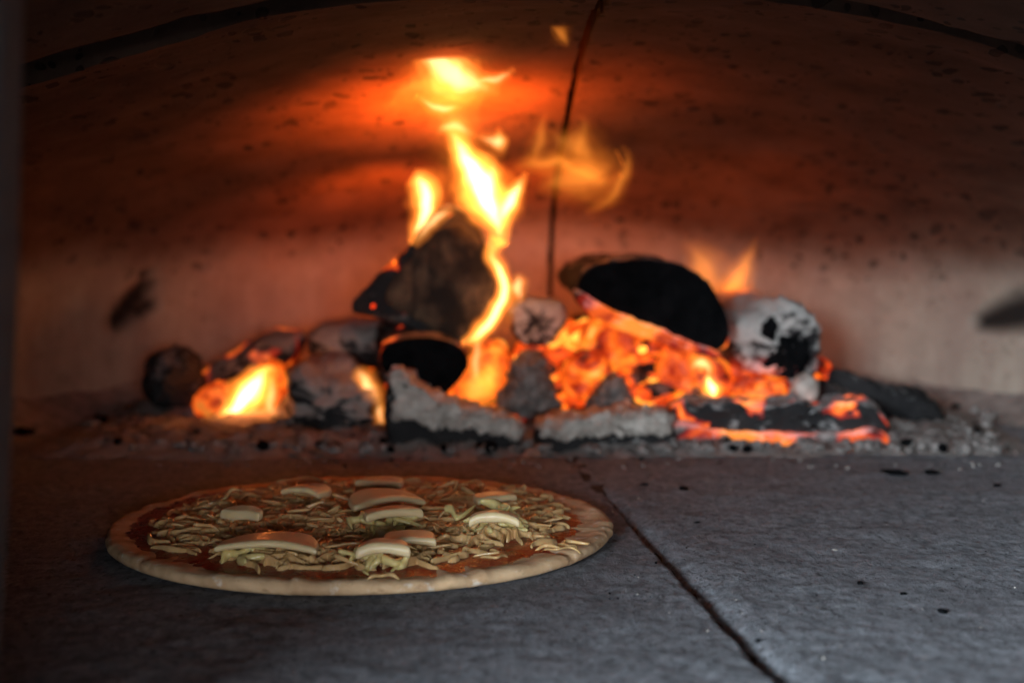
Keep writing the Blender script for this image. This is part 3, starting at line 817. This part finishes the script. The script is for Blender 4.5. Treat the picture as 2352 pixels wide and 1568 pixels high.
tongue('tongue', [(948, 572, 4), (962, 535, 13), (980, 490, 22), (976, 440, 26), (964, 408, 20), (955, 392, 3)], 1.25, HOT, fl, .5)
tongue('tongue', [(950, 562, 8), (988, 515, 14), (1020, 492, 12), (1044, 482, 5)], 1.205, MID, fl, .8)
uplight('flame_fill', at(905, 530, 1.33), 1.7, .035, fl, (-0.15, 1, .25), 158)  # added left of the wedge log to brighten the wall behind it
YT = hit(1060, 180).y - 0.06
fl = root('flame', at(1060, 180, YT), 'detached yellow flame lick floating highest under the dome', 'flame', FG)
tongue('tongue', [(950, 106, 8), (995, 138, 44), (1050, 172, 54), (1105, 195, 28), (1146, 220, 3)], YT, MID, fl, .55)
tongue('tongue', [(1088, 180, 6), (1140, 183, 12), (1184, 166, 4)], YT, MID, fl, .9)
tongue('tongue', [(955, 222, 4), (1000, 245, 13), (1035, 252, 11), (1062, 248, 2)], YT, MID, fl, .9)
tongue('tongue', [(880, 244, 6), (950, 205, 34), (1030, 200, 52), (1110, 225, 16)], YT, CLOUD, fl, .8)
uplight('flame_fill', at(1040, 195, YT - .02), 0.12, .02, fl, (-0.25, 0.3, 1))
YU = hit(1130, 315).y - 0.05
fl = root('flame', at(1130, 320, YU), 'small round flame lick just above the tall flame', 'flame', FG)
tongue('tongue', [(1095, 314, 3), (1130, 322, 14), (1150, 322, 22), (1168, 318, 4)], YU, MID, fl, .8)
tongue('tongue', [(1005, 302, 4), (1048, 292, 14), (1090, 312, 5)], YU, MID, fl, .8)
YK = min(hit(1340, 400).y, hit(1250, 270).y, hit(1440, 360).y) - 0.035
fl = root('flame', at(1300, 430, YK), 'thin orange curling flame right of the dome seam', 'flame', FG)
tongue('tongue', [(1172, 394, 3), (1225, 378, 20), (1280, 368, 19), (1330, 392, 13), (1385, 408, 10), (1425, 400, 4)], YK, THIN, fl, 1.1)
tongue('tongue', [(1345, 492, 3), (1398, 455, 13), (1430, 402, 15), (1438, 362, 9), (1424, 335, 3)], YK - .004, THIN, fl, 1.0)
tongue('tongue', [(1215, 385, 8), (1240, 330, 20), (1250, 280, 10), (1256, 258, 3)], YK - .006, THIN, fl, .7)
tongue('tongue', [(1315, 380, 5), (1335, 330, 16), (1338, 290, 14), (1328, 260, 3)], YK - .002, VEIL, fl, 1.0)
tongue('tongue', [(1235, 440, 10), (1300, 415, 44), (1365, 392, 54), (1425, 365, 16)], YK - .012, CLOUD, fl, .6)
tongue('tongue', [(1260, 300, 10), (1300, 330, 34), (1345, 350, 40), (1380, 400, 20)], YK - .016, CLOUD, fl, .5)
uplight('flame_fill', at(1300, 430, YK - .08), 0.6, .03, fl, (0.1, 0.3, 1), 150)
fl = root('flame', at(1285, 80, YT - .1), 'tiny orange flame wisp beside the top of the dome seam', 'flame', FG)
tongue('tongue', [(1262, 62, 4), (1282, 78, 16), (1298, 96, 10), (1306, 108, 2)], YT - .1, THIN, fl, 1.2)
fl = root('flame', at(1690, 690, 1.33), 'pale flame rising behind the half-round log', 'flame', FG)
tongue('tongue', [(1690, 712, 6), (1680, 670, 36), (1706, 618, 22), (1728, 575, 9), (1736, 548, 2)], 1.33, THIN, fl, 1.1)
tongue('tongue', [(1650, 680, 10), (1625, 630, 40), (1600, 590, 28), (1566, 556, 4)], 1.34, THIN, fl, .5)
lamp('flame_fill', at(1700, 640, 1.33), 0.16, .015, fl)
fl = root('flame', at(570, 970, 1.235), 'bright yellow flame filling the pocket at the left', 'flame', FG)
tongue('tongue', [(492, 970, 5), (525, 948, 17), (566, 905, 30), (602, 866, 20), (622, 838, 3)], 1.235, HOT, fl, .7)
tongue('tongue', [(632, 966, 6), (618, 925, 17), (624, 880, 10), (622, 850, 3)], 1.23, MID, fl, .6)
lamp('flame_fill', at(575, 890, 1.24), 0.06, .012, fl)
fl = root('flame', at(870, 990, 1.16), 'narrow flame between the rounded ash lump and the charcoal wedge', 'flame', FG)
tongue('tongue', [(880, 1000, 8), (872, 950, 13), (852, 895, 20), (828, 858, 14), (815, 845, 3)], 1.2, MID, fl, .9)
fl = root('flame', at(1090, 935, 1.2), 'low orange flame between the charcoal wedge and the cone-shaped ash pile', 'flame', FG)
tongue('tongue', [(1050, 930, 16), (1090, 905, 52), (1128, 860, 36), (1142, 800, 12), (1146, 770, 3)], 1.22, THIN, fl, 1.3)
fl = root('flame', at(1195, 690, 1.26), 'small pale flame beside the pinkish ash block', 'flame', FG)
tongue('tongue', [(1196, 692, 5), (1190, 655, 16), (1184, 628, 3)], 1.26, MID, fl, .8)
tongue('tongue', [(1162, 760, 5), (1176, 710, 14), (1190, 660, 8), (1192, 640, 2)], 1.26, THIN, fl, 1)
fl = root('flame', at(1620, 900, 1.2), 'white-yellow flame spot under the right end of the half-round log', 'flame', FG)
tongue('tongue', [(1590, 850, 6), (1608, 835, 18), (1625, 850, 10), (1618, 890, 6)], 1.19, MID, fl, 1)
tongue('tongue', [(1648, 915, 5), (1640, 895, 15), (1630, 870, 8), (1628, 860, 2)], 1.185, HOT, fl, 1)

# sparks
SPK = mat_flat_emit('spark', (1.0, 0.24, 0.03), 4.0); SPR = mat_flat_emit('red_spark', (1.0, 0.05, 0.006), 1.5); SPO = mat_flat_emit('orange_spark', (1.0, 0.16, 0.012), 2.5)
for px, py, Y, r, lab, sm in ((906, 602, 1.2, .0022, 'orange spark on the left slope of the wedge-shaped log', SPO), (857, 703, 1.2, .0022, 'red spark at the left tip of the wedge-shaped log', SPR),
                         (1476, 803, 1.16, .0042, 'bright round spark below the half-round log', SPK), (1847, 1043, 1.115, .002, 'right spark of three along the glowing ash slab', SPO),
                         (1788, 1042, 1.115, .0022, 'middle spark of three along the glowing ash slab', SPO), (1697, 1034, 1.115, .002, 'left spark of three along the glowing ash slab', SPO)):
    V, F = [], []; add_lump(V, F, Vector((0, 0, 0)), r, 1)
    o = obj('spark', mesh('spark', V, F), sm); o.location = at(px, py, Y)
    tag(o, lab, 'spark', 'sparks in the fire')

# ------------------------------------------------------------------ pizza
PC = at(835, 1236, 0.834)
PR = 0.1475
pz = root('pizza', Vector((PC.x, PC.y, 0.0012)), 'thin-crust pizza with melting cheese, tomato sauce and pale slices on the stone floor', 'pizza')
def rim_r(a):
    return PR * (1 + 0.006 * fbm((math.cos(a), math.sin(a), 0), 1.6, 3) + 0.002 * fbm((math.cos(a), math.sin(a), 3), 7, 3))
def ht(a, x):                       # height of the dough top at relative radius x
    c = Vector((math.cos(a), math.sin(a), 0))
    rim = 0.0071 + 0.0012 * fbm(c, 2.2, 3) + 0.0006 * fbm(c, 9, 3)
    flat = 0.0060
    return flat + (rim - flat) * smooth(0.90, 0.960, x)
v, f = [], []
NA = 260
prf = [0, .2, .4, .6, .74, .80, .84, .87, .90, .925, .945, .96]
folds = [(-0.62, .006), (-1.22, .004), (-1.10, .003), (-1.75, .003), (-2.4, .004), (-0.2, .003), (0.7, .004)]
for j, x in enumerate(prf[1:]):
    for i in range(NA):
        a = 2 * math.pi * i / NA; r = rim_r(a) * x
        q = Vector((r * math.cos(a), r * math.sin(a), ht(a, x))); v.append(q)
edge = [(.980, .97), (.993, .85), (1.0, .62), (1.0, .36), (.993, .14), (.98, .02), (.93, .0)]
for x, hh in edge:
    for i in range(NA):
        a = 2 * math.pi * i / NA; r = rim_r(a) * x
        v.append(Vector((r * math.cos(a), r * math.sin(a), ht(a, .96) * hh)))
NR = len(prf) - 1 + len(edge)
for j in range(NR - 1):
    for i in range(NA):
        a, b = j * NA + i, j * NA + (i + 1) % NA; f.append((a, a + NA, b + NA, b))
v.append(Vector((0, 0, .0064))); c0 = len(v) - 1
for i in range(NA): f.append((c0, i, (i + 1) % NA))
v.append(Vector((0, 0, 0))); c1 = len(v) - 1; o_ = (NR - 1) * NA
for i in range(NA): f.append((c1, o_ + (i + 1) % NA, o_ + i))
me = mesh('dough', v, f)
for p in me.vertices:
    a = math.atan2(p.co.y, p.co.x); r = math.hypot(p.co.x, p.co.y)
    if r > .118:
        d = 0.0009 * fbm(p.co, 60, 4) + 0.0005 * fbm(p.co, 200, 3)
        for fa, fw_ in folds:
            da = (a - fa) * PR
            if abs(da) < .02: d += -0.0016 * math.exp(-(da / .0022) ** 2) + 0.0012 * math.exp(-((da - .005) / .003) ** 2)
        if p.co.z > 0.0003:
            p.co += Vector((math.cos(a), math.sin(a), .8)) * d
me.transform(Matrix.Translation(pz.location))
obj('crust', me, M_DOUGH, pz)
# sauce
v, f = [], []
NRS = 34
def sauce_r(a): return PR * (0.962 - 0.055 * max(0, math.cos(a)) ** 2 + 0.012 * fbm((math.cos(a), math.sin(a), 5), 2.5, 3) + 0.010 * fbm((math.cos(a), math.sin(a), 9), 9, 3))
for j in range(NRS + 1):
    for i in range(NA):
        a = 2 * math.pi * i / NA; x = (j + .001) / NRS; r = sauce_r(a) * x
        q = Vector((r * math.cos(a), r * math.sin(a), 0))
        e = smooth(1.0, .88, x)
        q.z = ht(a, r / rim_r(a)) + 0.0013 * e - 0.0008 * (1 - e) + e * (0.0007 * fbm(q, 60, 4) + 0.0006 * fbm(q, 190, 3)); v.append(q)
for j in range(NRS):
    for i in range(NA):
        a, b = j * NA + i, j * NA + (i + 1) % NA; f.append((a, a + NA, b + NA, b))
me = mesh('sauce', v, f); me.transform(Matrix.Translation(pz.location))
obj('sauce', me, M_SAUCE, pz)
# melted cheese: strands that have run together over the sauce
import numpy as np
CG, CN = 0.0006, 450
gx = (np.arange(CN) - CN / 2) * CG
GX, GY = np.meshgrid(gx, gx)
Fh = np.full((CN, CN), -0.0030)
mounds = [(at_z(900, 1208, .012), .030, .004), (at_z(1140, 1212, .012), .030, .006), (at_z(885, 1275, .012), .026, .004), (at_z(600, 1265, .012), .035, .003), (at_z(700, 1190, .012), .035, .003)]
def cover(x, y):                    # how likely cheese lies here; bare sauce shows at the near right and along the rim
    r = math.hypot(x, y) / PR; a = math.atan2(y, x)
    e = smooth(.86, .66, r)
    nr = math.exp(-(a + .75) ** 2 / .45) * smooth(.50, .78, r) + 0.5 * math.exp(-(a + 1.9) ** 2 / .8) * smooth(.70, .84, r)
    return (0.10 + .90 * e) * (1 - .85 * min(1, nr)) * min(1, max(.12, .62 + 0.75 * fbm((x, y, 2), 24, 3)))
rg = random.Random(21); n_str = 0
while n_str < 1450:
    a = rg.uniform(0, 2 * math.pi); r = PR * math.sqrt(rg.random()) * .87; x, y = r * math.cos(a), r * math.sin(a)
    if rg.random() > cover(x, y): continue
    n_str += 1
    L, rad, th = rg.uniform(.010, .034), rg.uniform(.0009, .0015), rg.uniform(0, 6.3)
    cv, ph = rg.uniform(-2.4, 2.4), rg.uniform(0, 6)
    i0, j0 = int(round(x / CG + CN / 2)), int(round(y / CG + CN / 2))
    if not (30 < i0 < CN - 30 and 30 < j0 < CN - 30): continue
    z0 = min(0.0045, max(0.0, Fh[j0 - 3:j0 + 4, i0 - 3:i0 + 4].mean() + 0.0002) * .6) + rg.uniform(-.0004, .0014)
    q = Vector((x, y)); h = th - cv * .5; N = 30
    lo_i, hi_i, lo_j, hi_j = max(0, i0 - 34), min(CN, i0 + 35), max(0, j0 - 34), min(CN, j0 + 35)
    SX, SY = GX[lo_j:hi_j, lo_i:hi_i], GY[lo_j:hi_j, lo_i:hi_i]
    best = np.full(SX.shape, -0.003)
    px_, py_ = x - math.cos(th) * L / 2, y - math.sin(th) * L / 2
    for k in range(N):
        h = th + cv * (k / N - .5) + .5 * math.sin(5 * k / N + ph)
        px_ += math.cos(h) * L / N; py_ += math.sin(h) * L / N
        u = 2 * k / (N - 1) - 1; rr_ = rad * (1 - .35 * u ** 4) * (1 + .18 * math.sin(4 * u + ph))
        d2 = (SX - px_) ** 2 + (SY - py_) ** 2
        hh = np.where(d2 < rr_ ** 2, z0 + np.sqrt(np.maximum(rr_ ** 2 - d2, 0)) * 1.5, -0.003)
        best = np.maximum(best, hh)
    Fh[lo_j:hi_j, lo_i:hi_i] = np.maximum(Fh[lo_j:hi_j, lo_i:hi_i], best)
for it in range(1):                 # the strands soften into each other
    P_ = np.pad(Fh, 1, mode='edge')
    Bl = (P_[:-2, 1:-1] + P_[2:, 1:-1] + P_[1:-1, :-2] + P_[1:-1, 2:] + 4 * P_[1:-1, 1:-1]) / 8
    Fh = Bl
v, f, idx = [], [], {}
for j in range(CN):
    for i in range(CN):
        x, y = gx[i], gx[j]; r = math.hypot(x, y)
        if r > PR * .93: continue
        a = math.atan2(y, x); wx, wy = PC.x + x, PC.y + y
        mh = sum(hh * math.exp(-((wx - q.x) ** 2 + (wy - q.y) ** 2) / (rr_ * .6) ** 2) for q, rr_, hh in mounds)
        idx[(i, j)] = len(v)
        v.append((x, y, ht(a, r / rim_r(a)) + 0.0014 + Fh[j, i] + (mh * smooth(-.001, .0015, Fh[j, i]) if mh > 1e-4 else 0)))
for j in range(CN - 1):
    for i in range(CN - 1):
        k = [(i, j), (i + 1, j), (i + 1, j + 1), (i, j + 1)]
        if all(q in idx for q in k): f.append(tuple(idx[q] for q in k))
me = mesh('melt', v, f); me.transform(Matrix.Translation(pz.location))
obj('melted_cheese', me, M_CHEESE, pz)
def field(x, y):
    i0, j0 = int(round(x / CG + CN / 2)), int(round(y / CG + CN / 2))
    return max(0.0, Fh[min(CN - 1, max(0, j0)), min(CN - 1, max(0, i0))])
# cheese shreds
def shred_mesh(L, r, seed, ns=9, nl=18):
    rnd = random.Random(seed); v, f = [], []
    b1, b2, ph = rnd.uniform(-.55, .55), rnd.uniform(-.2, .5), rnd.uniform(0, 6)
    sag = rnd.uniform(.0, .5)
    for k in range(nl + 1):
        u = k / nl * 2 - 1
        rr_ = r * (max(0.02, 1 - abs(u) ** 5)) ** .5 * (1 + .22 * math.sin(3 * u + ph))
        c = Vector((u * L / 2, b1 * L * (u * u - .3) + .17 * L * math.sin(4.2 * u + ph), b2 * L * .35 * (1 - u * u)))
        for i in range(ns):
            a = 2 * math.pi * i / ns
            v.append(c + Vector((0, math.cos(a) * rr_ * 1.15, math.sin(a) * rr_ * .8)) + Vector((rnd.uniform(-1, 1), rnd.uniform(-1, 1), rnd.uniform(-1, 1))) * r * .07)
    for k in range(nl):
        for i in range(ns):
            a, b = k * ns + i, k * ns + (i + 1) % ns; f.append((a, b, b + ns, a + ns))
    f.append(tuple(reversed(range(ns)))); f.append(tuple(range(nl * ns, nl * ns + ns)))
    me = mesh('shred', v, f); me.materials.append(M_CHEESE); me.shade_smooth(); return me
SHR = [shred_mesh(random.uniform(.012, .034), random.uniform(.0010, .0017), s) for s in range(26)]
spots = []
while len(spots) < 260:
    a = random.uniform(0, 2 * math.pi); r = PR * math.sqrt(random.random()) * .86
    x, y = r * math.cos(a), r * math.sin(a)
    if random.random() > cover(x, y): continue
    wx, wy = PC.x + x, PC.y + y
    mh = sum(hh * math.exp(-((wx - q.x) ** 2 + (wy - q.y) ** 2) / (rr_ * .6) ** 2) for q, rr_, hh in mounds)
    spots.append((x, y, ht(a, r / PR) + .0012 + field(x, y) * .8 + mh))
def inst(me, name, loc, rz, tilt, roll, s, parent, material=None):
    o = bpy.data.objects.new(name, me); COL.objects.link(o); o.parent = parent
    o.location = loc; o.rotation_euler = (roll, tilt, rz); o.scale = (s, s, s); return o
order = sorted(range(len(spots)), key=lambda i: (spots[i][1] - 3.0 * spots[i][2]))
near = set(order[:270])
bmr = bmesh.new()
for i, (x, y, z) in enumerate(spots):
    me = random.choice(SHR); rz, ti, ro, s = random.uniform(0, 6.3), random.gauss(0, .22), random.uniform(-.6, .6), random.uniform(.6, 1.0)
    if i in near: inst(me, 'cheese_shred', (x, y, z), rz, ti, ro, s, pz)
    else:
        t_ = me.copy(); t_.transform(Matrix.LocRotScale(Vector((x, y, z)), __import__('mathutils').Euler((ro, ti, rz)), Vector((s, s, s))))
        bmr.from_mesh(t_); bpy.data.meshes.remove(t_)
me = bpy.data.meshes.new('shreds'); bmr.to_mesh(me); bmr.free()
o = obj('grated_cheese', me, M_CHEESE); o.parent = pz; tag(o, kind='stuff')
# pale curved slices lying on the cheese
def slice_(L, R, arch, depth, t, lift=0.0, tilt=0.0, name='topping_slice'):
    A, B = at_z(L[0], L[1], .013 + lift), at_z(R[0], R[1], .013 + lift)
    ax = (B - A); ax.z = 0; Ln = ax.length; ax.normalize(); bk = Vector((-ax.y, ax.x, 0)); mid = (A + B) / 2
    NS, NU = 12, 4; v, f = [], []
    def P(s, u, top):
        dd = depth * (0.30 + 0.70 * math.sqrt(max(0.0, 1 - abs(s) ** 2.4))) * u
        z = arch * (1 - s * s) * (1 - .25 * u) + tilt * dd + (t if top else 0)
        return mid + ax * (s * Ln / 2 * (1 - .05 * u)) + bk * dd + Vector((0, 0, z))
    for top in (0, 1):
        for i in range(NS + 1):
            s = -1 + 2 * i / NS; s = math.copysign(abs(s) ** .9, s) * .985
            for j in range(NU + 1): v.append(P(s, j / NU, top))
    W = NU + 1; o2 = (NS + 1) * W
    for i in range(NS):
        for j in range(NU):
            a = i * W + j
            f += [(a, a + 1, a + W + 1, a + W), (o2 + a, o2 + a + W, o2 + a + W + 1, o2 + a + 1)]
        a = i * W; f.append((a, a + W, o2 + a + W, o2 + a))
        a = i * W + NU; f.append((a, o2 + a, o2 + a + W, a + W))
    for j in range(NU):
        f.append((j, o2 + j, o2 + j + 1, j + 1)); a = NS * W + j; f.append((a, a + 1, o2 + a + 1, o2 + a))
    me = mesh(name, v, f)
    bm = bmesh.new(); bm.from_mesh(me); bmesh.ops.recalc_face_normals(bm, faces=bm.faces); bm.to_mesh(me); bm.free()
    for p in me.vertices: p.co += Vector((0, 0, .0012 * fbm(p.co, 70, 3))) + ax * .0012 * fbm(p.co, 60, 2) + bk * .0016 * fbm(p.co + Vector((.3, 0, 0)), 55, 3)
    o = obj(name, me, M_SLICE, pz); md = o.modifiers.new('round', 'SUBSURF'); md.levels = md.render_levels = 2
    return o
slice_((484, 1272), (730, 1279), .0036, .030, .0044)
slice_((503, 1190), (596, 1202), .0004, .010, .0054, .002, .25)
slice_((640, 1140), (735, 1150), .0030, .024, .0042, .001)
slice_((812, 1120), (922, 1124), .0010, .022, .0040)
slice_((812, 1180), (985, 1164), .0034, .032, .0044, .002, .06)
slice_((838, 1204), (974, 1190), .0018, .018, .0050, .0050)
slice_((875, 1258), (1004, 1256), .0012, .024, .0044, .0010)
slice_((816, 1286), (944, 1284), .0022, .016, .0054, .0030, .1)
slice_((1074, 1212), (1196, 1214), .0036, .012, .0050, .0075)
slice_((1096, 1162), (1192, 1152), .0008, .018, .0046, .002)
# greenish yellow strips heaped under some slices
def strips(px, py, n, spread, zz):
    c = at_z(px, py, .012)
    for k in range(n):
        me = YST[k % len(YST)]
        p = c + Vector((random.gauss(0, spread), random.gauss(0.004, spread * .4), 0)) - pz.location
        inst(me, 'yellow_strip', (p.x, p.y, .009 + random.uniform(0, zz)), random.uniform(-1, 1), random.gauss(0, .35), random.uniform(-.5, .5), random.uniform(.8, 1.15), pz)
YST = []
for s in range(5):
    me = shred_mesh(random.uniform(.014, .022), random.uniform(.0022, .003), 90 + s); me.materials.clear(); me.materials.append(M_YELLOW); YST.append(me)
strips(905, 1216, 7, .010, .008); strips(1140, 1216, 14, .008, .012); strips(890, 1290, 5, .009, .006); strips(600, 1282, 3, .012, .004)
# separate bright shreds on the bare sauce at right
for px, py, rz in ((1268, 1262, .1), (1302, 1256, -.3), (1318, 1250, .5), (1290, 1268, -.1), (1240, 1235, .5), (1140, 1285, .2), (1130, 1275, 1.0), (1255, 1208, .5), (880, 1330, .1), (1285, 1195, .9)):
    p = at_z(px, py, .011) - pz.location
    inst(random.choice(SHR), 'cheese_shred', (p.x, p.y, .0098), rz, 0, 0, .8, pz)
